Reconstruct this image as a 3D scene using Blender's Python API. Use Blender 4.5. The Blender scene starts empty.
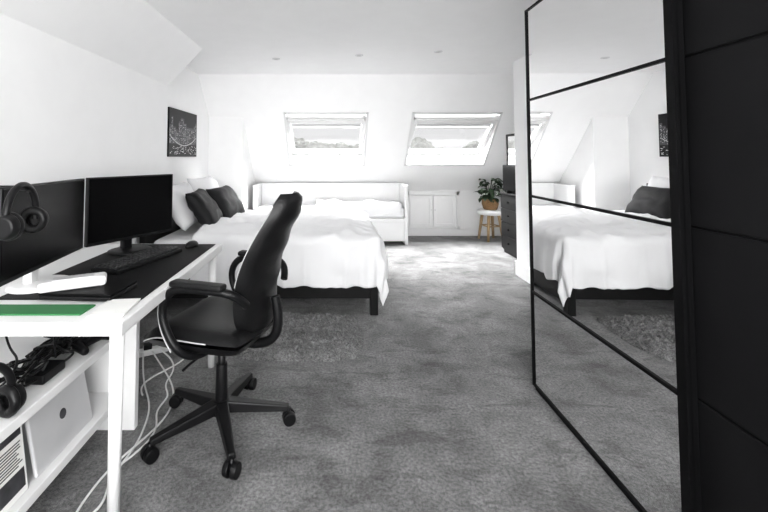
import bpy, bmesh, math, random
from mathutils import Vector, Matrix, noise
random.seed(4)
scene = bpy.context.scene
R = math.radians

# ---------------------------------------------------------------- materials
def mat(name, col, rough=0.5, metal=0.0, var=0.04, nscale=6.0, bump=0.0, bscale=80.0, coat=0.0, spec=0.5, sheen=0.0):
    m = bpy.data.materials.new(name); m.use_nodes = True
    nt = m.node_tree; b = nt.nodes['Principled BSDF']
    b.inputs['Roughness'].default_value = rough
    b.inputs['Metallic'].default_value = metal
    b.inputs['Coat Weight'].default_value = coat
    b.inputs['Specular IOR Level'].default_value = spec
    b.inputs['Sheen Weight'].default_value = sheen
    tc = nt.nodes.new('ShaderNodeTexCoord')
    n = nt.nodes.new('ShaderNodeTexNoise'); n.inputs['Scale'].default_value = nscale
    r = nt.nodes.new('ShaderNodeValToRGB')
    r.color_ramp.elements[0].position = 0.3; r.color_ramp.elements[1].position = 0.7
    r.color_ramp.elements[0].color = tuple(c*(1-var) for c in col)+(1,)
    r.color_ramp.elements[1].color = tuple(min(1, c*(1+var)) for c in col)+(1,)
    nt.links.new(tc.outputs['Object'], n.inputs['Vector'])
    nt.links.new(n.outputs['Fac'], r.inputs['Fac'])
    nt.links.new(r.outputs['Color'], b.inputs['Base Color'])
    if bump > 0:
        n2 = nt.nodes.new('ShaderNodeTexNoise'); n2.inputs['Scale'].default_value = bscale
        n2.inputs['Detail'].default_value = 4
        bp = nt.nodes.new('ShaderNodeBump'); bp.inputs['Strength'].default_value = bump
        bp.inputs['Distance'].default_value = 0.01
        nt.links.new(tc.outputs['Object'], n2.inputs['Vector'])
        nt.links.new(n2.outputs['Fac'], bp.inputs['Height'])
        nt.links.new(bp.outputs['Normal'], b.inputs['Normal'])
    return m

M_WALL = mat('paint_white', (0.89, 0.89, 0.89), 0.7, var=0.01, bump=0.03, bscale=200)
M_CEIL = mat('ceiling_white', (0.92, 0.92, 0.92), 0.8, var=0.01)
M_TRIM = mat('gloss_trim', (0.88, 0.88, 0.88), 0.3, var=0.01)
M_FURN = mat('white_furniture', (0.80, 0.80, 0.80), 0.35, var=0.02)
M_BLKSAT = mat('black_satin', (0.003, 0.003, 0.0033), 0.5, var=0.1, spec=0.06)
M_BLKDOOR = mat('black_lacquer_panel', (0.006, 0.006, 0.0065), 0.55, var=0.1, spec=0.09)
M_BLKWOOD = mat('black_brown_wood', (0.005, 0.005, 0.005), 0.4, var=0.3, nscale=20, spec=0.22)
M_SCREEN = mat('screen_off', (0.002, 0.002, 0.0022), 0.25, var=0.05, spec=0.08)
M_PLAST = mat('black_plastic', (0.004, 0.004, 0.0045), 0.4, var=0.1, spec=0.22)
M_LEATH = mat('black_leatherette', (0.004, 0.004, 0.0044), 0.38, var=0.15, bump=0.15, bscale=150, spec=0.26)
M_PIPE = mat('white_piping', (0.45, 0.45, 0.45), 0.4)
M_LINEN = mat('white_linen', (0.80, 0.80, 0.81), 0.9, var=0.01, bump=0.10, bscale=25, sheen=0.05)
M_BLKCLO = mat('charcoal_satin_cloth', (0.008, 0.008, 0.009), 0.6, var=0.3, nscale=5, bump=0.2, bscale=30, spec=0.2)
M_MAT = mat('desk_mat_black', (0.006, 0.006, 0.0065), 0.6, var=0.1, spec=0.1)
M_SILV = mat('aluminium', (0.72, 0.72, 0.73), 0.4, metal=0.4)
M_GREEN = mat('green_card', (0.015, 0.15, 0.04), 0.6)
M_PAPER = mat('paper', (0.8, 0.8, 0.78), 0.7)
M_WOOD = mat('pale_pine', (0.36, 0.24, 0.12), 0.5, var=0.15, nscale=12)
M_BASK = mat('woven_basket', (0.22, 0.12, 0.05), 0.8, var=0.3, nscale=60, bump=0.5, bscale=60)
M_LEAF = mat('leaf_green', (0.014, 0.028, 0.012), 0.4, var=0.4, nscale=12, spec=0.3)
M_WCABLE = mat('white_cable', (0.75, 0.75, 0.75), 0.4)
M_GREYKEY = mat('keycap', (0.016, 0.016, 0.017), 0.5)
M_POST = mat('poster_black', (0.004, 0.004, 0.005), 0.4, var=0.4, nscale=4, spec=0.15)
M_POSTG = mat('poster_grey', (0.04, 0.04, 0.045), 0.5, var=0.6, nscale=20)
M_POSTW = mat('poster_white', (0.75, 0.75, 0.75), 0.5)
M_TREE = mat('foliage_haze_tint', (0.60, 0.61, 0.58), 0.9, var=0.3, nscale=1)  # pale haze put into the colour of crowns and trunks
M_ROOF = mat('tiles_far', (0.6, 0.6, 0.6), 0.9)
M_LAMP = mat('downlight_lens', (0.45, 0.45, 0.45), 0.3)
M_BLIND = mat('blind_slats', (0.22, 0.22, 0.22), 0.5)
M_WTRIM = mat('window_trim', (0.70, 0.70, 0.70), 0.35, var=0.01)

def mirror_mat():
    m = bpy.data.materials.new('mirror_glass'); m.use_nodes = True
    nt = m.node_tree; b = nt.nodes['Principled BSDF']
    b.inputs['Metallic'].default_value = 1.0; b.inputs['Roughness'].default_value = 0.0
    b.inputs['Base Color'].default_value = (0.88, 0.88, 0.88, 1)
    return m
M_MIRROR = mirror_mat()

def glass_mat():
    m = bpy.data.materials.new('window_glass'); m.use_nodes = True
    nt = m.node_tree; nt.nodes.remove(nt.nodes['Principled BSDF'])
    o = nt.nodes['Material Output']
    t = nt.nodes.new('ShaderNodeBsdfTransparent'); g = nt.nodes.new('ShaderNodeBsdfGlossy')
    g.inputs['Roughness'].default_value = 0.02
    mx = nt.nodes.new('ShaderNodeMixShader'); mx.inputs[0].default_value = 0.05
    nt.links.new(t.outputs[0], mx.inputs[1]); nt.links.new(g.outputs[0], mx.inputs[2])
    nt.links.new(mx.outputs[0], o.inputs['Surface'])
    return m
M_GLASS = glass_mat()

def carpet_mat(name, lo, hi, fine=260, big=2.2, bump=0.6, streak=True):
    m = bpy.data.materials.new(name); m.use_nodes = True
    nt = m.node_tree; b = nt.nodes['Principled BSDF']
    b.inputs['Roughness'].default_value = 0.95
    b.inputs['Specular IOR Level'].default_value = 0.1
    b.inputs['Sheen Weight'].default_value = 0.2
    L = nt.links.new
    tc = nt.nodes.new('ShaderNodeTexCoord')
    n1 = nt.nodes.new('ShaderNodeTexNoise'); n1.inputs['Scale'].default_value = big
    n1.inputs['Detail'].default_value = 8; n1.inputs['Roughness'].default_value = 0.72; n1.inputs['Distortion'].default_value = 0.4
    # brushed-pile marks: elongated, sharper-edged patches
    mp = nt.nodes.new('ShaderNodeMapping'); mp.inputs['Rotation'].default_value = (0, 0, 0.5); mp.inputs['Scale'].default_value = (1.0, 2.2, 1.0)
    n4 = nt.nodes.new('ShaderNodeTexNoise'); n4.inputs['Scale'].default_value = 3.4
    n4.inputs['Detail'].default_value = 6; n4.inputs['Roughness'].default_value = 0.65; n4.inputs['Distortion'].default_value = 0.6
    r4 = nt.nodes.new('ShaderNodeValToRGB')
    r4.color_ramp.elements[0].position = 0.54; r4.color_ramp.elements[1].position = 0.60
    r4.color_ramp.elements[0].color = (1, 1, 1, 1); r4.color_ramp.elements[1].color = (0.66, 0.66, 0.66, 1) if streak else (1, 1, 1, 1)
    L(tc.outputs['Object'], mp.inputs['Vector']); L(mp.outputs['Vector'], n4.inputs['Vector']); L(n4.outputs['Fac'], r4.inputs['Fac'])
    n2 = nt.nodes.new('ShaderNodeTexNoise'); n2.inputs['Scale'].default_value = fine; n2.inputs['Detail'].default_value = 3
    n3 = nt.nodes.new('ShaderNodeTexNoise'); n3.inputs['Scale'].default_value = 75; n3.inputs['Detail'].default_value = 4
    r = nt.nodes.new('ShaderNodeValToRGB')
    r.color_ramp.elements[0].position = 0.36; r.color_ramp.elements[1].position = 0.60
    r.color_ramp.elements[0].color = (lo, lo, lo, 1); r.color_ramp.elements[1].color = (hi, hi, hi, 1)
    mul = nt.nodes.new('ShaderNodeMixRGB'); mul.blend_type = 'MULTIPLY'; mul.inputs[0].default_value = 1
    mul2 = nt.nodes.new('ShaderNodeMixRGB'); mul2.blend_type = 'MULTIPLY'; mul2.inputs[0].default_value = 1
    add = nt.nodes.new('ShaderNodeMath'); add.operation = 'ADD'
    mr = nt.nodes.new('ShaderNodeMapRange')
    mr.inputs['From Min'].default_value = 0.75; mr.inputs['From Max'].default_value = 1.25
    mr.inputs['To Min'].default_value = 0.4; mr.inputs['To Max'].default_value = 1.55
    for n in (n1, n2, n3): L(tc.outputs['Object'], n.inputs['Vector'])
    L(n1.outputs['Fac'], r.inputs['Fac']); L(n2.outputs['Fac'], add.inputs[0]); L(n3.outputs['Fac'], add.inputs[1])
    L(add.outputs[0], mr.inputs['Value'])
    L(r.outputs['Color'], mul2.inputs[1]); L(r4.outputs['Color'], mul2.inputs[2])
    L(mul2.outputs[0], mul.inputs[1]); L(mr.outputs[0], mul.inputs[2]); L(mul.outputs[0], b.inputs['Base Color'])
    bp = nt.nodes.new('ShaderNodeBump'); bp.inputs['Strength'].default_value = bump; bp.inputs['Distance'].default_value = 0.012
    L(add.outputs[0], bp.inputs['Height']); L(bp.outputs['Normal'], b.inputs['Normal'])
    return m
M_CARPET = carpet_mat('grey_carpet', 0.085, 0.205, big=2.6)
M_RUG = carpet_mat('grey_faux_fur', 0.13, 0.23, 150, 9, 1.0, streak=False)

# ---------------------------------------------------------------- helpers
def link(o, parent=None):
    scene.collection.objects.link(o)
    if parent is not None: o.parent = parent
    return o

def root(name, loc=(0, 0, 0), rz=0.0):
    o = bpy.data.objects.new(name, None); o.empty_display_size = 0.1
    o.location = loc; o.rotation_euler = (0, 0, rz)
    return link(o)

def mesh(name, verts, faces, m, parent=None, smooth=False, mods=()):
    me = bpy.data.meshes.new(name); me.from_pydata([tuple(v) for v in verts], [], faces)
    me.validate(); me.update()
    bm = bmesh.new(); bm.from_mesh(me); bmesh.ops.recalc_face_normals(bm, faces=bm.faces); bm.to_mesh(me); bm.free()
    if smooth:
        for p in me.polygons: p.use_smooth = True
    o = bpy.data.objects.new(name, me); me.materials.append(m)
    return link(o, parent)

BF = [(0,1,2,3),(7,6,5,4),(0,4,5,1),(1,5,6,2),(2,6,7,3),(3,7,4,0)]
def bverts(x0,x1,y0,y1,z0,z1, M=None):
    v = [Vector(p) for p in ((x0,y0,z0),(x1,y0,z0),(x1,y1,z0),(x0,y1,z0),(x0,y0,z1),(x1,y0,z1),(x1,y1,z1),(x0,y1,z1))]
    return [M @ p for p in v] if M is not None else v

def box(name, x0,x1,y0,y1,z0,z1, m, parent=None, bev=0.0, M=None, seg=2):
    o = mesh(name, bverts(x0,x1,y0,y1,z0,z1,M), BF, m, parent)
    if bev > 0:
        b = o.modifiers.new('bevel', 'BEVEL'); b.width = bev; b.segments = seg; b.limit_method = 'NONE'
        if seg > 2:
            for p in o.data.polygons: p.use_smooth = True
    return o

def boxes(name, lst, m, parent=None, M=None, bev=0.0):
    V, F = [], []
    for b in lst:
        n = len(V); V += bverts(*b, M); F += [tuple(i+n for i in f) for f in BF]
    o = mesh(name, V, F, m, parent)
    if bev > 0:
        mo = o.modifiers.new('bevel', 'BEVEL'); mo.width = bev; mo.segments = 2
    return o

def cyl(name, p0, p1, r0, r1, m, parent=None, n=24, bev=0):
    p0 = Vector(p0); p1 = Vector(p1); d = (p1-p0).normalized()
    a = d.orthogonal().normalized(); b = d.cross(a)
    V = []; F = []
    for p, r in ((p0, r0), (p1, r1)):
        for i in range(n):
            t = 2*math.pi*i/n; V.append(p + a*math.cos(t)*r + b*math.sin(t)*r)
    for i in range(n): F.append((i, (i+1) % n, n+(i+1) % n, n+i))
    F.append(tuple(range(n-1, -1, -1))); F.append(tuple(range(n, 2*n)))
    o = mesh(name, V, F, m, parent)
    for p in o.data.polygons: p.use_smooth = len(p.vertices) == 4
    if bev:
        mo = o.modifiers.new('bevel', 'BEVEL'); mo.width = bev; mo.segments = 2; mo.limit_method = 'ANGLE'
    return o

def tube(name, pts, r, m, parent=None, cyclic=False, flat=1.0):
    c = bpy.data.curves.new(name, 'CURVE'); c.dimensions = '3D'; c.bevel_depth = r; c.bevel_resolution = 3
    c.resolution_u = 8; c.use_fill_caps = True
    s = c.splines.new('NURBS'); s.points.add(len(pts)-1)
    for i, p in enumerate(pts): s.points[i].co = (p[0], p[1], p[2], 1)
    s.order_u = 4 if len(pts) > 3 else len(pts); s.use_endpoint_u = not cyclic; s.use_cyclic_u = cyclic
    c.materials.append(m)
    return link(bpy.data.objects.new(name, c), parent)

def lathe(name, prof, m, parent=None, n=32, loc=(0,0,0)):
    V = []; F = []; k = len(prof)
    for i in range(n):
        t = 2*math.pi*i/n
        for r, z in prof: V.append((loc[0]+r*math.cos(t), loc[1]+r*math.sin(t), loc[2]+z))
    for i in range(n):
        j = (i+1) % n
        for a in range(k-1): F.append((i*k+a, j*k+a, j*k+a+1, i*k+a+1))
    return mesh(name, V, F, m, parent, smooth=True)

# ---------------------------------------------------------------- room shell
H = 2.33
box('floor', -1.95, 2.95, -2.4, 6.75, -0.1, 0.0, M_CARPET)
box('ceiling', -1.95, 2.95, -2.4, 5.10, H, H+0.12, M_CEIL)
# near left wall with its sloped shoulder
mesh('wall_left', [(x, y, z) for y in (-2.4, 3.855) for x, z in ((-1.75, 0), (-1.6, 0), (-1.6, 1.97), (-1.27, H), (-1.75, H))],
     [(0,1,2,3,4), (9,8,7,6,5), (0,5,6,1), (1,6,7,2), (2,7,8,3), (3,8,9,4), (4,9,5,0)], M_WALL)
box('wall_left_recess', -1.90, -1.72, 3.80, 6.75, 0, H+0.1, M_WALL)
mesh('wall_column', [(x, y, z) for x in (-1.72, -1.245) for y, z in ((5.53, 0), (6.60, 0), (6.60, 0.70), (5.53, 1.86))],
     [(0,1,2,3), (7,6,5,4), (0,4,5,1), (1,5,6,2), (2,6,7,3), (3,7,4,0)], M_WALL)
box('wall_knee', -1.9, 2.95, 6.55, 6.72, 0, 0.80, M_WALL)
box('wall_right', 2.0, 2.95, -2.4, 4.4, 0, H, M_WALL)
box('wall_right_recess', 2.76, 2.95, 4.4, 6.75, 0, H+0.1, M_WALL)
RX0, RX1, RZ0, RZ1 = -1.0, 1.3, 0.75, 2.15
boxes('wall_rear', [(-1.95,RX0,-2.4,-2.2,0,H), (RX1,2.95,-2.4,-2.2,0,H), (RX0,RX1,-2.4,-2.2,0,RZ0), (RX0,RX1,-2.4,-2.2,RZ1,H)], M_WALL)
# sloping roof wall with two skylight openings
v = Vector((0, 0.681, -0.732)).normalized(); nrm = Vector((1,0,0)).cross(v)
SM = Matrix(((1, v.x, nrm.x, 0), (0, v.y, nrm.y, 5.061), (0, v.z, nrm.z, H), (0,0,0,1)))
WX = [(-0.68, 0.49), (1.09, 2.33)]; V0, V1 = 0.60, 1.62
boxes('wall_sloped', [(-1.9, 2.95, -0.05, V0, 0, 0.16), (-1.9, 2.95, V1, 2.25, 0, 0.16),
      (-1.9, WX[0][0], V0, V1, 0, 0.16), (WX[0][1], WX[1][0], V0, V1, 0, 0.16), (WX[1][1], 2.95, V0, V1, 0, 0.16)], M_WALL, M=SM)
for i, (a, b) in enumerate(WX):
    w = root('window_%d' % (i+1))
    t = 0.03
    boxes('lining', [(a, a+t, V0, V1, -0.008, 0.20), (b-t, b, V0, V1, -0.008, 0.20), (a, b, V0, V0+t, -0.008, 0.20), (a, b, V1-t, V1, -0.008, 0.20)], M_WTRIM, w, M=SM)
    PM = SM @ Matrix.Translation((0, (V0+V1)/2, 0.105)) @ Matrix.Rotation(R(15), 4, 'X')
    hh = (V1-V0)/2 - 0.05; a2, b2 = a+0.035, b-0.035; s = 0.05
    boxes('sash', [(a2, a2+s, -hh, hh, -0.03, 0.03), (b2-s, b2, -hh, hh, -0.03, 0.03), (a2, b2, -hh, -hh+0.07, -0.03, 0.03), (a2, b2, hh-0.06, hh, -0.03, 0.03)], M_WTRIM, w, M=PM, bev=0.004)
    box('glass', a2+s, b2-s, -hh+0.07, hh-0.05, -0.004, 0.004, M_GLASS, w, M=PM)
    box('control_bar', a2+0.02, b2-0.02, -hh+0.0, -hh+0.03, -0.07, -0.035, M_WTRIM, w, M=PM, bev=0.006)
    boxes('blind_cassette', [(a2+s, b2-s, -hh+0.075, -hh+0.12, -0.04, -0.006), (a2+s, b2-s, -hh+0.21, -hh+0.235, -0.03, -0.008)], M_WTRIM, w, M=PM)
    boxes('blind_slats', [(a2+s+0.01, b2-s-0.01, -hh+0.125+0.017*q, -hh+0.137+0.017*q, -0.022, -0.014) for q in range(5)], M_BLIND, w, M=PM)
w = root('window_3')  # unseen rear window, added as a source of fill light
boxes('frame', [(RX0,RX0+0.07,-2.34,-2.26,RZ0,RZ1), (RX1-0.07,RX1,-2.34,-2.26,RZ0,RZ1), (RX0,RX1,-2.34,-2.26,RZ0,RZ0+0.07), (RX0,RX1,-2.34,-2.26,RZ1-0.07,RZ1), (0.115,0.185,-2.34,-2.26,RZ0,RZ1)], M_TRIM, w)
box('glass', RX0+0.07, RX1-0.07, -2.302, -2.298, RZ0+0.07, RZ1-0.07, M_GLASS, w)

# baseboards
box('baseboard_back', 1.13, 2.76, 6.53, 6.55, 0, 0.10, M_TRIM, bev=0.004)
box('baseboard_left', -1.6, -1.58, -2.2, 3.25, 0, 0.12, M_TRIM, bev=0.004)
boxes('baseboard_right', [(1.98, 2.0, 2.3, 4.42, 0, 0.15), (1.98, 2.3, 4.40, 4.42, 0, 0.15)], M_TRIM, bev=0.004)
box('baseboard_column', -1.70, -1.245, 5.51, 5.53, 0, 0.12, M_TRIM, bev=0.004)

# downlights
for i, (x, y) in enumerate([(-0.61, 4.25), (0.27, 4.1), (1.05, 3.95), (-0.6, 1.9), (0.27, 1.9)]):
    d = root('downlight', (x, y, H))
    lathe('bezel', [(0.024, -0.004), (0.030, -0.008), (0.040, -0.006), (0.042, 0.0)], M_SILV, d)
    cyl('lens', (0,0,-0.004), (0,0,0.0), 0.024, 0.024, M_LAMP, d)

# eaves cupboard
c = root('eaves_cupboard')
X0, X1, Yk = 1.19, 2.05, 6.55
boxes('architrave', [(X0, X0+0.05, Yk-0.03, Yk, 0.10, 0.71), (X1-0.05, X1, Yk-0.03, Yk, 0.10, 0.71), (X0, X1, Yk-0.03, Yk, 0.66, 0.71), (X0, X1, Yk-0.03, Yk, 0.10, 0.14)], M_TRIM, c, bev=0.004)
xm = (X0+X1)/2
for k, (p, q) in enumerate([(X0+0.060, xm-0.006), (xm+0.006, X1-0.060)]):
    boxes('door_leaf_%d' % k, [(p, q, Yk-0.012, Yk-0.002, 0.15, 0.65), (p, p+0.05, Yk-0.026, Yk-0.012, 0.15, 0.65), (q-0.05, q, Yk-0.026, Yk-0.012, 0.15, 0.65),
        (p+0.05, q-0.05, Yk-0.026, Yk-0.012, 0.60, 0.65), (p+0.05, q-0.05, Yk-0.026, Yk-0.012, 0.15, 0.20)], M_TRIM, c, bev=0.002)
    kx = xm + (-0.03 if k == 0 else 0.03)
    cyl('knob_%d' % k, (kx, Yk-0.026, 0.42), (kx, Yk-0.047, 0.42), 0.008, 0.012, M_SILV, c)

# ---------------------------------------------------------------- wardrobe
w = root('sliding_wardrobe')
WXF = 1.107
boxes('carcass', [(1.20, 1.97, 0.30, 2.26, 0.0, 0.06), (1.20, 1.97, 0.30, 2.26, 2.05, 2.10), (1.20, 1.97, 2.235, 2.26, 0.06, 2.05), (1.20, 1.97, 0.30, 0.325, 0.06, 2.05), (1.94, 1.97, 0.325, 2.235, 0.06, 2.05)], M_BLKSAT, w)
boxes('rails', [(1.115, 1.21, 0.30, 2.26, 2.05, 2.10), (1.115, 1.21, 0.30, 2.26, 0.0, 0.02)], M_BLKSAT, w)
ya, yb = 1.265, 2.27
Z = [0.022, 0.53, 1.06, 1.60, 2.12]
box('mirror_backing', WXF+0.008, WXF+0.03, ya, yb, Z[0], Z[4], M_BLKSAT, w)
for i in range(4):
    box('mirror_pane_%d' % i, WXF+0.004, WXF+0.008, ya+0.03, yb-0.008, Z[i]+0.006, Z[i+1]-0.006, M_MIRROR, w)
boxes('mirror_frame', [(WXF-0.004, WXF+0.012, ya, ya+0.035, Z[0], Z[4]), (WXF-0.004, WXF+0.012, yb-0.010, yb, Z[0], Z[4])] +
      [(WXF-0.003, WXF+0.01, ya+0.035, yb-0.010, z-0.006, z+0.006) for z in Z[1:4]] +
      [(WXF-0.003, WXF+0.01, ya+0.035, yb-0.010, Z[0], Z[0]+0.010), (WXF-0.003, WXF+0.01, ya+0.035, yb-0.010, Z[4]-0.010, Z[4])], M_BLKSAT, w)
for i in range(4):
    box('panel_%d' % i, WXF+0.036, WXF+0.06, 0.33, ya+0.06, Z[i]+0.004, Z[i+1]-0.004, M_BLKDOOR, w, bev=0.003)
box('panel_stile', WXF+0.042, WXF+0.062, 0.32, ya+0.06, Z[0], Z[4]-0.02, M_BLKSAT, w)
piv = Vector((WXF, yb, 0))
w.matrix_world = Matrix.Translation(piv) @ Matrix.Rotation(R(-0.8), 4, 'Z') @ Matrix.Translation(-piv)

# ---------------------------------------------------------------- cloth helpers
def nz(x, y, z, s): return noise.noise(Vector((x*s, y*s, z*s)))
def ridge(x, y, z, s): return max(0.0, 1-3.2*abs(noise.noise(Vector((x*s, y*s, z)))))

def drape(name, rx0, rx1, ry0, ry1, ax0, ax1, by0, by1, top, r, m, parent, puff=0.03, step=0.03, seed=0.0, wave=0.02):
    na = int((ax1-ax0)/step); nb = int((by1-by0)/step); V = []; F = []
    for i in range(na+1):
        for j in range(nb+1):
            a = ax0+(ax1-ax0)*i/na; b = by0+(by1-by0)*j/nb
            b2 = b + 0.03*nz(a, seed, 0, 1.3); a2 = a
            qx = min(max(a2, rx0), rx1); qy = min(max(b2, ry0), ry1)
            dx, dy = a2-qx, b2-qy; t = math.hypot(dx, dy)
            z = top; x, y = qx, qy
            e = min(qx-rx0+0.3, rx1-qx, qy-ry0, ry1-qy)
            pf = puff*min(1, max(0, e)/0.25)
            z += pf*(0.7+1.3*nz(a, b, seed, 2.1)) + 0.018*nz(a*1.5, b, seed+4, 5)
            z += 0.026*ridge(a+b*0.5, b-a*0.9, seed+9, 2.6) + 0.014*ridge(a-b*0.3, b*1.2+a*0.3, seed+2, 6.0)
            if t > 0:
                ux, uy = dx/t, dy/t
                L = r*math.pi/2
                if t < L: an = t/r; o = r*math.sin(an); dz = r*(1-math.cos(an))
                else: o = r; dz = r+(t-L)
                al = b if abs(ux) > abs(uy) else a
                o += (wave*math.sin(al*15+3*nz(al, seed, 0, 2)) + 0.03*nz(a, b, seed, 4) + 0.016*ridge(al*2.2, z*0.4, seed, 3))*min(1, t/0.3)
                o = max(o, 0.004)
                if t > L: o += 0.05*(t-L)
                x += ux*o; y += uy*o; z -= dz
            V.append((x, y, z))
    for i in range(na):
        for j in range(nb):
            p = i*(nb+1)+j; F.append((p, p+nb+1, p+nb+2, p+1))
    o = mesh(name, V, F, m, parent, smooth=True)
    so = o.modifiers.new('solid', 'SOLIDIFY'); so.thickness = 0.018; so.offset = -1
    ss = o.modifiers.new('sub', 'SUBSURF'); ss.levels = 1; ss.render_levels = 1
    return o

def pillow(name, loc, w, h, t, tilt, yaw, m, parent=None, seed=0.0, base=None):
    n = 18; V = []; F = []
    ca, sa = math.cos(tilt), math.sin(tilt)
    Mx = Matrix.Translation(loc) @ Matrix.Rotation(yaw, 4, 'Z') @ (base if base is not None else Matrix(((0, -sa, ca, 0), (1, 0, 0, 0), (0, ca, sa, 0), (0,0,0,1))))
    for sgn in (1, -1):
        for i in range(n+1):
            for j in range(n+1):
                u = -1+2*i/n; q = -1+2*j/n
                x = w/2*u*(1-0.07*(1-q*q) * abs(u)); y = h/2*q*(1-0.07*(1-u*u)*abs(q))
                th = t/2*max(0, (1-u**4)*(1-q**4))**0.55
                z = sgn*th*(1+0.25*nz(u, q, seed+sgn, 2.0)) + 0.012*nz(u, q, seed, 3)
                V.append(Mx @ Vector((x, y, z)))
    N = (n+1)**2
    for s in (0, 1):
        for i in range(n):
            for j in range(n):
                p = s*N+i*(n+1)+j; f = (p, p+n+1, p+n+2, p+1); F.append(f if s == 0 else f[::-1])
    o = mesh(name, V, F, m, parent, smooth=True)
    bm = bmesh.new(); bm.from_mesh(o.data); bmesh.ops.remove_doubles(bm, verts=bm.verts, dist=0.0008)
    bmesh.ops.recalc_face_normals(bm, faces=bm.faces); bm.to_mesh(o.data); bm.free()
    return o

# ---------------------------------------------------------------- double bed
b = root('double_bed')
boxes('side_rails', [(-1.52, 0.34, 3.30, 3.335, 0.13, 0.36), (-1.52, 0.34, 4.875, 4.91, 0.13, 0.36)], M_BLKWOOD, b, bev=0.004)
boxes('footboard', [(0.31, 0.35, 3.30, 4.91, 0.08, 0.40), (0.30, 0.365, 3.285, 3.36, 0, 0.42), (0.30, 0.365, 4.85, 4.925, 0, 0.42)], M_BLKWOOD, b, bev=0.004)
boxes('headboard', [(-1.575, -1.53, 3.28, 4.93, 0, 0.93), (-1.578, -1.50, 3.27, 4.94, 0.92, 0.96)], M_BLKWOOD, b, bev=0.005)
box('slat_base', -1.52, 0.31, 3.335, 4.875, 0.30, 0.34, M_BLKWOOD, b)
box('mattress', -1.51, 0.29, 3.35, 4.86, 0.34, 0.585, M_LINEN, b, bev=0.05, seg=4)
drape('duvet', -1.5, 0.335, 3.345, 4.865, -1.14, 0.335+0.43, 3.345-0.46, 4.865+0.42, 0.625, 0.08, M_LINEN, b, puff=0.045, step=0.022, seed=1.7)
pillow('white_pillow_1', (-1.40, 3.80, 0.83), 0.66, 0.44, 0.17, R(28), R(4), M_LINEN, b, 1)
pillow('white_pillow_2', (-1.39, 4.47, 0.86), 0.66, 0.44, 0.17, R(28), R(-3), M_LINEN, b, 5)
pillow('black_cushion_1', (-1.20, 3.78, 0.80), 0.58, 0.40, 0.16, R(36), R(8), M_BLKCLO, b, 8)
pillow('black_cushion_2', (-1.15, 4.36, 0.79), 0.58, 0.40, 0.16, R(36), R(-5), M_BLKCLO, b, 12)

# ---------------------------------------------------------------- daybed
d = root('daybed')
DX0, DX1, DY0, DY1 = -1.17, 1.09, 5.86, 6.40
boxes('ends', [(DX0, DX0+0.045, DY0, DY1, 0, 0.84), (DX1-0.045, DX1, DY0, DY1, 0, 0.84)], M_FURN, d, bev=0.006)
boxes('back', [(DX0+0.045, DX1-0.045, DY1-0.04, DY1, 0.1, 0.84), (DX0, DX1, DY1-0.06, DY1+0.005, 0.84, 0.865), (DX0-0.005, DX0+0.055, DY0-0.01, DY1-0.06, 0.84, 0.865), (DX1-0.055, DX1+0.005, DY0-0.01, DY1-0.06, 0.84, 0.865)], M_FURN, d, bev=0.004)
boxes('base', [(DX0+0.045, DX1-0.045, DY0+0.02, DY1-0.04, 0.05, 0.38), (DX0+0.045, DX1-0.045, DY0+0.005, DY0+0.02, 0.34, 0.38)], M_FURN, d)
dw = (DX1-DX0-0.11)/3
for i in range(3):
    x0 = DX0+0.055+i*dw
    box('drawer_%d' % i, x0, x0+dw-0.01, DY0, DY0+0.018, 0.06, 0.33, M_FURN, d, bev=0.004)
    cyl('pull_%d' % i, (x0+dw/2, DY0, 0.20), (x0+dw/2, DY0-0.02, 0.20), 0.01, 0.014, M_FURN, d)
box('mattress', DX0+0.05, DX1-0.05, DY0+0.02, DY1-0.045, 0.38, 0.54, M_LINEN, d, bev=0.04, seg=4)
drape('throw_duvet', -0.25, DX1-0.12, DY0+0.06, DY1-0.10, -0.25, DX1-0.07, DY0-0.14, DY1-0.08, 0.575, 0.05, M_LINEN, d, puff=0.05, step=0.03, seed=8.3, wave=0.012)

# ---------------------------------------------------------------- dresser + mirror
d = root('chest_of_drawers')
boxes('carcass', [(2.30, 2.74, 4.50, 5.48, 0.04, 0.78), (2.27, 2.75, 4.48, 5.50, 0.78, 0.80)], M_BLKWOOD, d, bev=0.003)
for i in range(4):
    for j in range(2):
        y0 = 4.51+j*0.485; z0 = 0.06+i*0.178
        box('drawer_%d_%d' % (i, j), 2.28, 2.30, y0, y0+0.475, z0, z0+0.17, M_BLKWOOD, d, bev=0.003)
        cyl('knob_%d_%d' % (i, j), (2.28, y0+0.24, z0+0.09), (2.262, y0+0.24, z0+0.09), 0.01, 0.013, M_BLKSAT, d)
boxes('plinth', [(2.31, 2.73, 4.52, 5.46, 0, 0.04)], M_BLKWOOD, d)
m = root('dressing_mirror')
boxes('frame', [(2.34, 2.365, 4.78, 4.81, 0.80, 1.58), (2.34, 2.365, 5.38, 5.41, 0.80, 1.58), (2.34, 2.365, 4.81, 5.38, 0.80, 0.83), (2.34, 2.365, 4.81, 5.38, 1.55, 1.58), (2.365, 2.5, 4.85, 4.88, 0.80, 0.82), (2.365, 2.5, 5.3, 5.33, 0.80, 0.82)], M_BLKWOOD, m)
box('glass', 2.348, 2.352, 4.81, 5.38, 0.83, 1.55, M_MIRROR, m)
box('backing', 2.353, 2.36, 4.81, 5.38, 0.83, 1.55, M_BLKWOOD, m)
t = root('television')
boxes('panel', [(2.292, 2.318, 4.70, 5.42, 0.835, 1.17)], M_SCREEN, t, bev=0.004)
boxes('feet', [(2.275, 2.335, 4.85, 4.87, 0.80, 0.836), (2.275, 2.335, 5.25, 5.27, 0.80, 0.836)], M_PLAST, t)

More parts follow.
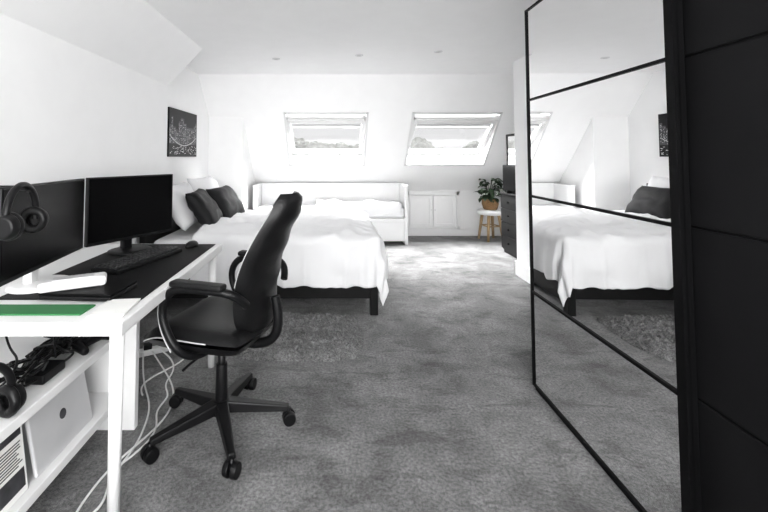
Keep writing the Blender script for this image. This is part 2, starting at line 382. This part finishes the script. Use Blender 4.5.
# ---------------------------------------------------------------- stool + plant
s = root('stool', (2.43, 6.22, 0))
lathe('seat', [(0, 0.39), (0.16, 0.39), (0.19, 0.405), (0.195, 0.43), (0.19, 0.455), (0.16, 0.465), (0, 0.465)], M_FURN, s)
for i in range(4):
    a = R(45+90*i+12)
    cyl('leg_%d' % i, (0.12*math.cos(a), 0.12*math.sin(a), 0.40), (0.18*math.cos(a), 0.18*math.sin(a), 0.0), 0.024, 0.018, M_WOOD, s, n=14)
for i in range(4):
    a = R(45+90*i+12); c2 = R(135+90*i+12); q = 0.147
    cyl('stretcher_%d' % i, (q*math.cos(a), q*math.sin(a), 0.22), (q*math.cos(c2), q*math.sin(c2), 0.22), 0.009, 0.009, M_WOOD, s, n=10)
p = root('potted_plant', (2.43, 6.22, 0.466))
lathe('basket_pot', [(0, 0), (0.09, 0), (0.105, 0.02), (0.125, 0.09), (0.12, 0.15), (0.125, 0.165), (0.112, 0.165), (0.108, 0.14), (0, 0.14)], M_BASK, p)
V = []; F = []
for i in range(54):
    az = random.uniform(0, 2*math.pi); reach = random.uniform(0.02, 0.16); hz = random.uniform(0.20, 0.50)-reach*0.3
    base = Vector((math.cos(az)*reach, math.sin(az)*reach*0.8, hz)); L = random.uniform(0.11, 0.17); wd = L*0.28
    pit = random.uniform(-0.5, 0.8); az2 = az+random.uniform(-0.6, 0.6)
    side = Vector((-math.sin(az2), math.cos(az2), random.uniform(-.3, .3)))
    n0 = len(V); K = 6; pos = base.copy(); an = pit
    for k in range(K+1):
        tt = k/K; ww = wd*math.sin(math.pi*min(1, tt*0.93+0.05))**0.8
        up = Vector((0, 0, 0.25*ww))
        V += [pos-side*ww+up, pos.copy(), pos+side*ww+up]
        dr = Vector((math.cos(az2)*math.cos(an), math.sin(az2)*math.cos(an), math.sin(an)))
        pos = pos+dr*(L/K); an -= 0.2
    for k in range(K):
        for c in (0, 1): q = n0+k*3+c; F.append((q, q+1, q+4, q+3))
    n0 = len(V); st = Vector((random.uniform(-.03, .03), random.uniform(-.03, .03), 0.13))
    for pt in (st, base):
        for k in range(4): V.append(pt+Vector((0.003*math.cos(k*1.57), 0.003*math.sin(k*1.57), 0)))
    for k in range(4): F.append((n0+k, n0+(k+1) % 4, n0+4+(k+1) % 4, n0+4+k))
V = [Vector((v_.x, v_.y if v_.z+0.466 < 1.08-(v_.y+0.25)*1.07 + 0.03 else min(v_.y, -0.02), min(v_.z, 0.52))) for v_ in V]
mesh('foliage', V, F, M_LEAF, p, smooth=True)

# ---------------------------------------------------------------- poster
p = root('city_poster')
px = -1.72
box('panel', px, px+0.02, 4.14, 4.98, 1.28, 1.80, M_POST, p)
V = []; F = []
def quad(y0, y1, z0, z1, xo, V, F):
    n = len(V); V += [(xo, y0, z0), (xo, y1, z0), (xo, y1, z1), (xo, y0, z1)]; F.append((n, n+1, n+2, n+3))
VB = []; FB = []
yy = 4.15
while yy < 4.93:
    wd = random.uniform(0.035, 0.08); hh = random.uniform(0.10, 0.30)
    quad(yy, min(yy+wd, 4.97), 1.42, 1.42+hh, px+0.0205, VB, FB)
    z = 1.43
    while z < 1.42+hh-0.02:
        y2 = yy+0.004
        while y2 < min(yy+wd, 4.96)-0.008:
            if random.random() < 0.3: quad(y2, y2+0.006, z, z+0.009, px+0.021, V, F)
            y2 += 0.011
        z += 0.016
    yy += wd+0.004
for i in range(90):
    y2 = random.uniform(4.16, 4.94); z = random.uniform(1.30, 1.40); quad(y2, y2+random.uniform(.008, .03), z, z+0.005, px+0.021, V, F)
for i in range(40):
    t = i/39; y2 = 4.16+0.78*t; z = 1.40+0.10*(2*t-1)**2; quad(y2, y2+0.012, z, z+0.012, px+0.0215, V, F)
mesh('skyline', VB, FB, M_POSTG, p); mesh('lights', V, F, M_POSTW, p)

# ---------------------------------------------------------------- rug
V = []; F = []; N1, N2 = 90, 76
for i in range(N1+1):
    for j in range(N2+1):
        u = -1+2*i/N1; q = -1+2*j/N2
        du = u*math.sqrt(1-q*q*0.2); dq = q*math.sqrt(1-u*u*0.2)
        ed = 1+0.05*nz(u, q, 3, 3)+0.05*nz(u, q, 1, 14)
        e = max(abs(u), abs(q)); h = 0.045*(1-e**8)
        V.append((-0.21+0.42*du*ed, 2.91+0.36*dq*ed, 0.003+h*(1+0.8*nz(u, q, 0, 16)+0.3*nz(u, q, 5, 34))))
for i in range(N1):
    for j in range(N2): k = i*(N2+1)+j; F.append((k, k+N2+1, k+N2+2, k+1))
mesh('fluffy_rug', V, F, M_RUG, None, smooth=True)

# ---------------------------------------------------------------- desk
d = root('desk')
boxes('desktop', [(-1.50, -0.70, 1.35, 2.56, 0.685, 0.73)], M_FURN, d, bev=0.004)
for i, (x, y) in enumerate([(-0.745, 1.41), (-0.745, 2.50), (-1.45, 1.41), (-1.45, 2.50)]):
    cyl('leg_%d' % i, (x, y, 0), (x, y, 0.685), 0.019, 0.024, M_FURN, d)
box('desk_mat', -1.30, -0.735, 1.56, 2.53, 0.7305, 0.7345, M_MAT, None, bev=0.0015)

# keyboard
k = root('keyboard', (-1.005, 2.12, 0.7345), R(-15))
box('body', -0.08, 0.08, -0.24, 0.24, 0.0, 0.02, M_PLAST, k, bev=0.005)
L = []
for r in range(5):
    for c in range(15):
        L.append((-0.068+r*0.027, -0.068+r*0.027+0.022, -0.228+c*0.0305, -0.228+c*0.0305+0.025, 0.02, 0.031))
boxes('keys', L, M_GREYKEY, k, bev=0.003)
mo = root('computer_mouse', (-0.86, 2.46, 0.7345), R(-15))
o = lathe('shell', [(0.0, 0.034), (0.014, 0.032), (0.024, 0.024), (0.03, 0.01), (0.03, 0.0), (0, 0)], M_PLAST, mo); o.scale = (1, 1.8, 1)

def monitor(c0, c1, z0, z1, base_m, fwd):
    c0 = Vector((c0[0], c0[1], 0)); c1 = Vector((c1[0], c1[1], 0)); ax = (c1-c0); w_ = ax.length; ax.normalize()
    ang = math.atan2(ax.y, ax.x); mid = (c0+c1)/2
    m = root('computer_monitor', (mid.x, mid.y, 0), ang)   # local -y is the screen side
    box('bezel', -w_/2, w_/2, 0, 0.025, z0, z1, M_PLAST, m, bev=0.004)
    box('screen', -w_/2+0.008, w_/2-0.008, -0.002, 0.004, z0+0.018, z1-0.008, M_SCREEN, m)
    box('rear_housing', -0.14, 0.14, 0.025, 0.055, z0+0.06, z1-0.06, M_PLAST, m, bev=0.01)
    box('neck', -0.028, 0.028, 0.05, 0.085, 0.745, z0+0.2, base_m, m, bev=0.006)
    lathe('foot', [(0, 0.752), (0.09, 0.751), (0.115, 0.745), (0.118, 0.736), (0, 0.736)], base_m, m, loc=(0, 0.03, 0))
    return m
monitor((-1.275, 2.09), (-1.02, 2.56), 0.81, 1.17, M_PLAST, 1)
monitor((-1.17, 1.42), (-1.26, 2.04), 0.82, 1.17, M_FURN, 1)

# headphones
def headphones(loc, rz, tilt=0.0):
    h = root('headphones', loc, rz); h.rotation_euler = (tilt, 0, rz)
    pts = [(0.085*math.cos(R(a)), 0, 0.03+0.105*math.sin(R(a))) for a in range(-15, 196, 15)]
    tube('band', pts, 0.012, M_PLAST, h)
    for s in (-1, 1):
        x = 0.078*s
        cyl('cup_%d' % (s+1), (x, 0, 0), (x+0.03*s, 0, 0), 0.047, 0.036, M_PLAST, h, bev=0.006)
        t = [(x-0.008*s, 0.036*math.cos(R(a)), 0.036*math.sin(R(a))) for a in range(0, 360, 30)]
        tube('pad_%d' % (s+1), t, 0.015, M_LEATH, h, cyclic=True)
    return h
h = headphones((-1.105, 1.43, 1.045), R(98))
# clip-on hook over the monitor's top edge
boxes('hook', [(-0.012, 0.012, -0.02, 0.02, 0.108, 0.116), (-0.012, 0.012, 0.02, 0.12, 0.127, 0.133), (-0.012, 0.012, 0.02, 0.026, 0.108, 0.133)], M_PLAST, h)

# things on the near end of the desk
g = box('green_folder', -1.24, -0.875, 1.41, 1.50, 0.7305, 0.736, M_GREEN, None)
l = root('laptop', (-0.975, 1.60, 0.735), R(-4))
box('base', -0.145, 0.145, -0.065, 0.12, 0, 0.016, M_PLAST, l, bev=0.005)
box('lid', -0.145, 0.145, -0.065, 0.12, 0.017, 0.026, M_BLKSAT, l, bev=0.004)
pp = root('notepad', (-0.79, 1.465, 0.7305), R(6))
boxes('pages', [(-0.055, 0.06, -0.08, 0.075, 0, 0.006), (-0.05, 0.065, -0.075, 0.08, 0.006, 0.010)], M_PAPER, pp)
r = root('wifi_router', (-1.035, 1.62, 0.7615), R(28))
box('body', -0.115, 0.115, -0.045, 0.045, 0, 0.038, M_FURN, r, bev=0.014, seg=5)
box('vent', -0.07, 0.07, -0.025, 0.025, 0.0375, 0.0395, M_SILV, r)

# ---------------------------------------------------------------- low shelf unit under desk
s = root('storage_shelf')
boxes('boards', [(-1.50, -0.985, 1.05, 1.93, 0.43, 0.465), (-1.50, -0.985, 1.05, 1.93, 0.14, 0.175), (-1.50, -1.485, 1.05, 1.93, 0.175, 0.43)], M_FURN, s, bev=0.003)
boxes('end_panels', [(-1.50, -0.93, 1.93, 1.965, 0, 0.52), (-1.50, -0.985, 1.015, 1.05, 0, 0.52)], M_FURN, s, bev=0.003)
l = root('silver_laptop')
TM = Matrix.Translation((-1.02, 1.58, 0.177)) @ Matrix.Rotation(R(-12), 4, 'Y')
box('lid', -0.008, 0.008, -0.16, 0.16, 0.0, 0.225, M_SILV, l, bev=0.006, M=TM)
cyl('emblem', TM @ Vector((0.008, 0, 0.12)), TM @ Vector((0.0088, 0, 0.12)), 0.018, 0.018, M_POSTG, l)
mg = root('magazine')
TM = Matrix.Translation((-1.02, 1.26, 0.177)) @ Matrix.Rotation(R(-8), 4, 'Y')
box('cover', -0.006, 0.006, -0.12, 0.12, 0.0, 0.235, M_PAPER, mg, M=TM)
rr = random.Random(9)
L = [(0.006, 0.0068, -0.112, 0.112, 0.185, 0.225), (0.006, 0.0068, -0.112, -0.01, 0.10, 0.175), (0.006, 0.0068, 0.01, 0.112, 0.02, 0.08)]
for i in range(9):
    z = 0.012+i*0.009
    L.append((0.006, 0.0068, -0.11, -0.01-rr.uniform(0, 0.03), z, z+0.004))
for i in range(9):
    z = 0.092+i*0.009
    L.append((0.006, 0.0068, 0.005, 0.11-rr.uniform(0, 0.03), z, z+0.004))
boxes('print', L, M_POSTG, mg, M=TM)

def squiggle(c, sx, sy, sz, n, seed):
    rr = random.Random(seed)
    return [(c[0]+rr.uniform(-sx, sx), c[1]+rr.uniform(-sy, sy), c[2]+abs(rr.uniform(0, sz))) for _ in range(n)]
cb = root('cable_tangle')
for i in range(7): tube('lead_%d' % i, squiggle((-1.12, 1.42+0.06*i, 0.470), 0.10, 0.17, 0.09, 14, i+3), 0.0045, M_PLAST, cb)
box('adapter_1', -1.10, -1.03, 1.46, 1.58, 0.466, 0.50, M_PLAST, cb, bev=0.006)
box('adapter_2', -1.20, -1.12, 1.66, 1.80, 0.466, 0.51, M_PLAST, cb, bev=0.006)
gc = root('game_controller', (-1.05, 1.76, 0.495), R(70))
box('body', -0.06, 0.06, -0.03, 0.03, -0.02, 0.02, M_PLAST, gc, bev=0.018, seg=5)
for sx in (-1, 1):
    cyl('grip_%d' % sx, (0.055*sx, 0, 0.0), (0.075*sx, -0.075, -0.01), 0.024, 0.015, M_PLAST, gc, bev=0.008)
    cyl('stick_%d' % sx, (0.025*sx, -0.01, 0.02), (0.025*sx, -0.01, 0.036), 0.009, 0.011, M_LEATH, gc)
headphones((-1.04, 1.22, 0.515), R(75), 0.0)
tube('hanging_cable', [(-1.15, 1.9, 0.72), (-1.22, 1.8, 0.62), (-1.1, 1.7, 0.56), (-1.12, 1.62, 0.60), (-1.05, 1.55, 0.52)], 0.004, M_PLAST)
tube('hanging_cable', [(-1.30, 1.6, 0.68), (-1.2, 1.5, 0.56), (-1.1, 1.45, 0.60), (-1.05, 1.35, 0.54), (-1.15, 1.3, 0.48)], 0.004, M_PLAST)
for i, pts in enumerate([
    [(-1.2, 2.68, .03), (-1.05, 2.5, .005), (-0.88, 2.3, .005), (-0.80, 2.05, .005), (-0.86, 1.85, .005), (-0.92, 1.7, .005), (-0.93, 1.5, .005), (-0.9, 1.38, .005), (-0.92, 1.2, .005)],
    [(-1.25, 2.7, .03), (-1.1, 2.35, .005), (-0.95, 2.15, .005), (-0.9, 2.0, .005), (-0.86, 1.8, .005), (-0.90, 1.62, .005), (-0.82, 1.5, .005), (-0.9, 1.45, .005)],
    [(-1.12, 2.66, .04), (-0.98, 2.75, .02), (-0.9, 2.6, .01), (-1.0, 2.45, .005), (-1.1, 2.3, .005), (-1.02, 2.2, .005)],
    [(-1.10, 2.62, .04), (-0.92, 2.5, .01), (-0.98, 2.3, .005), (-0.85, 2.2, .005), (-0.92, 2.05, .005), (-0.78, 1.9, .005), (-0.88, 1.72, .005)]]):
    tube('charging_cable', pts, 0.0045, M_WCABLE)
ps = root('power_strip', (-1.12, 2.70, 0.0), R(30))
box('body', -0.16, 0.16, -0.028, 0.028, 0, 0.035, M_FURN, ps, bev=0.006)
for i in range(3): box('plug_%d' % i, -0.12+i*0.09, -0.07+i*0.09, -0.02, 0.02, 0.034, 0.07, M_FURN if i % 2 else M_PLAST, ps, bev=0.005)
tube('desk_lead', [(-1.17, 1.80, 0.738), (-1.10, 1.9, 0.738), (-1.16, 2.0, 0.738), (-1.08, 2.05, 0.745)], 0.003, M_PLAST)

# ---------------------------------------------------------------- office chair
c = root('office_chair', (-0.53, 1.95, 0.0), R(163))
V = []; F = []; n = 20
def seat_pt(u, q, s):
    x = 0.02+0.25*u*(1-0.06*q*q); y = 0.245*q*(1-0.07*(u*u if u < 0 else 0.5*u*u))
    e = max(0, (1-u**6)*(1-q**6))**0.4
    z = 0.485+s*0.05*e + (0.015*q*q if s > 0 else 0) - (0.035*max(0, u-0.5)**2*4 if s > 0 else 0)
    return (x, y, z)
for s in (1, -1):
    for i in range(n+1):
        for j in range(n+1): V.append(seat_pt(-1+2*i/n, -1+2*j/n, s))
N = (n+1)**2
for s in (0, 1):
    for i in range(n):
        for j in range(n): p_ = s*N+i*(n+1)+j; F.append((p_, p_+n+1, p_+n+2, p_+1))
mesh('seat', V, F, M_LEATH, c, smooth=True)
per = [seat_pt(-0.4+1.4*i/10, 1, 1) for i in range(11)]+[seat_pt(1, 1-2*i/12, 1) for i in range(1, 13)]+[seat_pt(1-1.4*i/10, -1, 1) for i in range(1, 11)]
tube('seat_piping', per, 0.0028, M_PIPE, c)
def bk_c(t):   # centre line (x,z) and half width
    z = 0.49+0.625*t
    x = -0.225+0.04*math.sin(math.pi*min(1, t*1.15))-0.16*t**1.3
    hw = 0.145+0.06*math.sin(math.pi*min(1, t*1.05+0.06))-0.03*t
    if t > 0.85: hw *= math.sqrt(max(0.0, 1-((t-0.85)/0.16)**2*0.62))
    if t < 0.15: hw *= 0.72+0.28*math.sin(t/0.15*math.pi/2)
    return x, z, hw
V = []; F = []; nt_, nq = 32, 16
def bk(t, q, s):
    x, z, hw = bk_c(t)
    e = max(0, (1-q**6)*(1-(2*t-1)**10))**0.4
    x += 0.05*q*q + s*0.032*e
    if s < 0: x += 0.006*math.sin(t*math.pi*9)*e*(1 if 0.1 < t < 0.9 else 0)*(1-q*q)
    return (x, hw*q, z)
for s in (1, -1):
    for i in range(nt_+1):
        for j in range(nq+1): V.append(bk(i/nt_, -1+2*j/nq, s))
N = (nt_+1)*(nq+1)
for s in (0, 1):
    for i in range(nt_):
        for j in range(nq): p_ = s*N+i*(nq+1)+j; F.append((p_, p_+nq+1, p_+nq+2, p_+1))
mesh('backrest', V, F, M_LEATH, c, smooth=True)
for sg in (-1, 1):
    tube('back_piping_%d' % sg, [(lambda p: (p[0]+0.004, p[1]*0.985, p[2]))(bk(i/24, sg, 1)) for i in range(9, 23)], 0.002, M_PIPE, c)
tube('back_bracket', [(-0.05, 0, 0.41), (-0.2, 0, 0.41), (-0.29, 0, 0.44), (-0.30, 0, 0.54), (-0.275, 0, 0.64)], 0.022, M_PLAST, c)
for sg in (-1, 1):
    y = 0.275*sg
    tube('arm_loop_%d' % sg, [(-0.235, y*0.70, 0.66), (-0.22, y*0.92, 0.72), (-0.15, y, 0.735), (-0.02, y, 0.735), (0.07, y, 0.725), (0.115, y, 0.67), (0.12, y, 0.60), (0.08, y, 0.52), (0.03, y*0.98, 0.455), (0.0, y*0.7, 0.415), (0, y*0.4, 0.41)], 0.018, M_PLAST, c)
    box('arm_pad_%d' % sg, -0.18, 0.07, y-0.028, y+0.028, 0.738, 0.764, M_LEATH, c, bev=0.012, seg=4)
    tube('arm_stripe_%d' % sg, [(0.075, y+0.012*sg, 0.742), (0.128, y+0.012*sg, 0.68), (0.136, y+0.012*sg, 0.60), (0.10, y+0.012*sg, 0.52), (0.06, y+0.012*sg, 0.47)], 0.003, M_PIPE, c)
box('mechanism', -0.10, 0.10, -0.09, 0.09, 0.385, 0.435, M_PLAST, c, bev=0.01)
tube('height_lever', [(0, 0.05, 0.405), (0.02, 0.2, 0.40), (0.02, 0.26, 0.39)], 0.006, M_PLAST, c)
cyl('gas_lift', (0, 0, 0.20), (0, 0, 0.39), 0.018, 0.018, M_PLAST, c)
cyl('column', (0, 0, 0.09), (0, 0, 0.30), 0.030, 0.026, M_PLAST, c, bev=0.003)
cyl('hub', (0, 0, 0.075), (0, 0, 0.135), 0.05, 0.04, M_PLAST, c, bev=0.006)
for i in range(5):
    a = R(58+72*i); ca, sa = math.cos(a), math.sin(a)
    Mx = Matrix(((ca, -sa, 0, 0), (sa, ca, 0, 0), (0, 0, 1, 0), (0, 0, 0, 1)))
    vv = [Mx @ Vector(p) for p in ((0.02,-0.034,0.085),(0.32,-0.019,0.066),(0.32,0.019,0.066),(0.02,0.034,0.085),(0.02,-0.028,0.135),(0.32,-0.014,0.092),(0.32,0.014,0.092),(0.02,0.028,0.135))]
    o = mesh('base_leg_%d' % i, vv, BF, M_PLAST, c); bb = o.modifiers.new('b', 'BEVEL'); bb.width = 0.006; bb.segments = 2
    wc = Vector((0.32*ca, 0.32*sa, 0.032)); ra = a + R(random.uniform(20, 160)); ax = Vector((math.cos(ra), math.sin(ra), 0))
    for sg in (-1, 1):
        cyl('castor_%d_%d' % (i, sg), wc+ax*sg*0.006, wc+ax*sg*0.030, 0.032, 0.029, M_PLAST, c, n=20, bev=0.003)
    cyl('castor_stem_%d' % i, wc, wc+Vector((0, 0, 0.045)), 0.009, 0.009, M_PLAST, c, n=10)

# ---------------------------------------------------------------- outside
t = root('distant_trees')
for i in range(22):
    x = -18+i*2.4+random.uniform(-1, 1); y = 44+random.uniform(-4, 6); zc = random.uniform(0.3, 1.6); rr = random.uniform(1.6, 2.4)
    bm = bmesh.new(); bmesh.ops.create_icosphere(bm, subdivisions=4, radius=rr)
    for q in bm.verts:
        q.co *= 1+0.22*noise.noise(q.co*0.8+Vector((i*3, 0, 0)))+0.12*noise.noise(q.co*3); q.co += Vector((x, y, zc))
    me = bpy.data.meshes.new('crown'); bm.to_mesh(me); bm.free(); me.materials.append(M_TREE)
    link(bpy.data.objects.new('crown_%d' % i, me), t)
    cyl('trunk_%d' % i, (x, y, -6), (x, y, zc), 0.3, 0.2, M_TREE, t, n=8)
mesh('ground_outside', [(-150, -150, -6), (150, -150, -6), (150, 150, -6), (-150, 150, -6)], [(0, 1, 2, 3)], M_ROOF)

# ---------------------------------------------------------------- lighting
wld = bpy.data.worlds.new('overcast_sky'); scene.world = wld; wld.use_nodes = True
bg = wld.node_tree.nodes['Background']; bg.inputs['Color'].default_value = (0.99, 0.99, 1.0, 1); bg.inputs['Strength'].default_value = 0.88
def area(name, loc, direction, sx, sy, power):
    l = bpy.data.lights.new(name, 'AREA'); l.shape = 'RECTANGLE'; l.size = sx; l.size_y = sy; l.energy = power
    o = bpy.data.objects.new(name, l); o.location = loc
    o.rotation_euler = Vector(direction).to_track_quat('-Z', 'Y').to_euler(); link(o)
    return o
# soft overcast daylight standing high above the roof, falling in through the skylights
area('daylight_roof', (0.8, 7.3, 4.0), (0, -0.62, -0.78), 6.0, 2.8, 5200)
# unseen fill lamp added in the made-up rear opening to brighten the room
area('rear_fill', (0.15, -2.24, 1.45), (0, 1, 0.30), 2.1, 1.25, 230)

scene.view_settings.view_transform = 'Standard'
scene.view_settings.exposure = 0.0

# ---------------------------------------------------------------- camera
cam = bpy.data.cameras.new('camera'); cam.lens = 18.75; cam.sensor_width = 36; cam.clip_start = 0.02
cam.shift_x = 0.0664; cam.shift_y = -0.152
co = bpy.data.objects.new('camera', cam); co.location = (0, 0, 1.28); co.rotation_euler = (R(92.5), 0, 0)
link(co); scene.camera = co
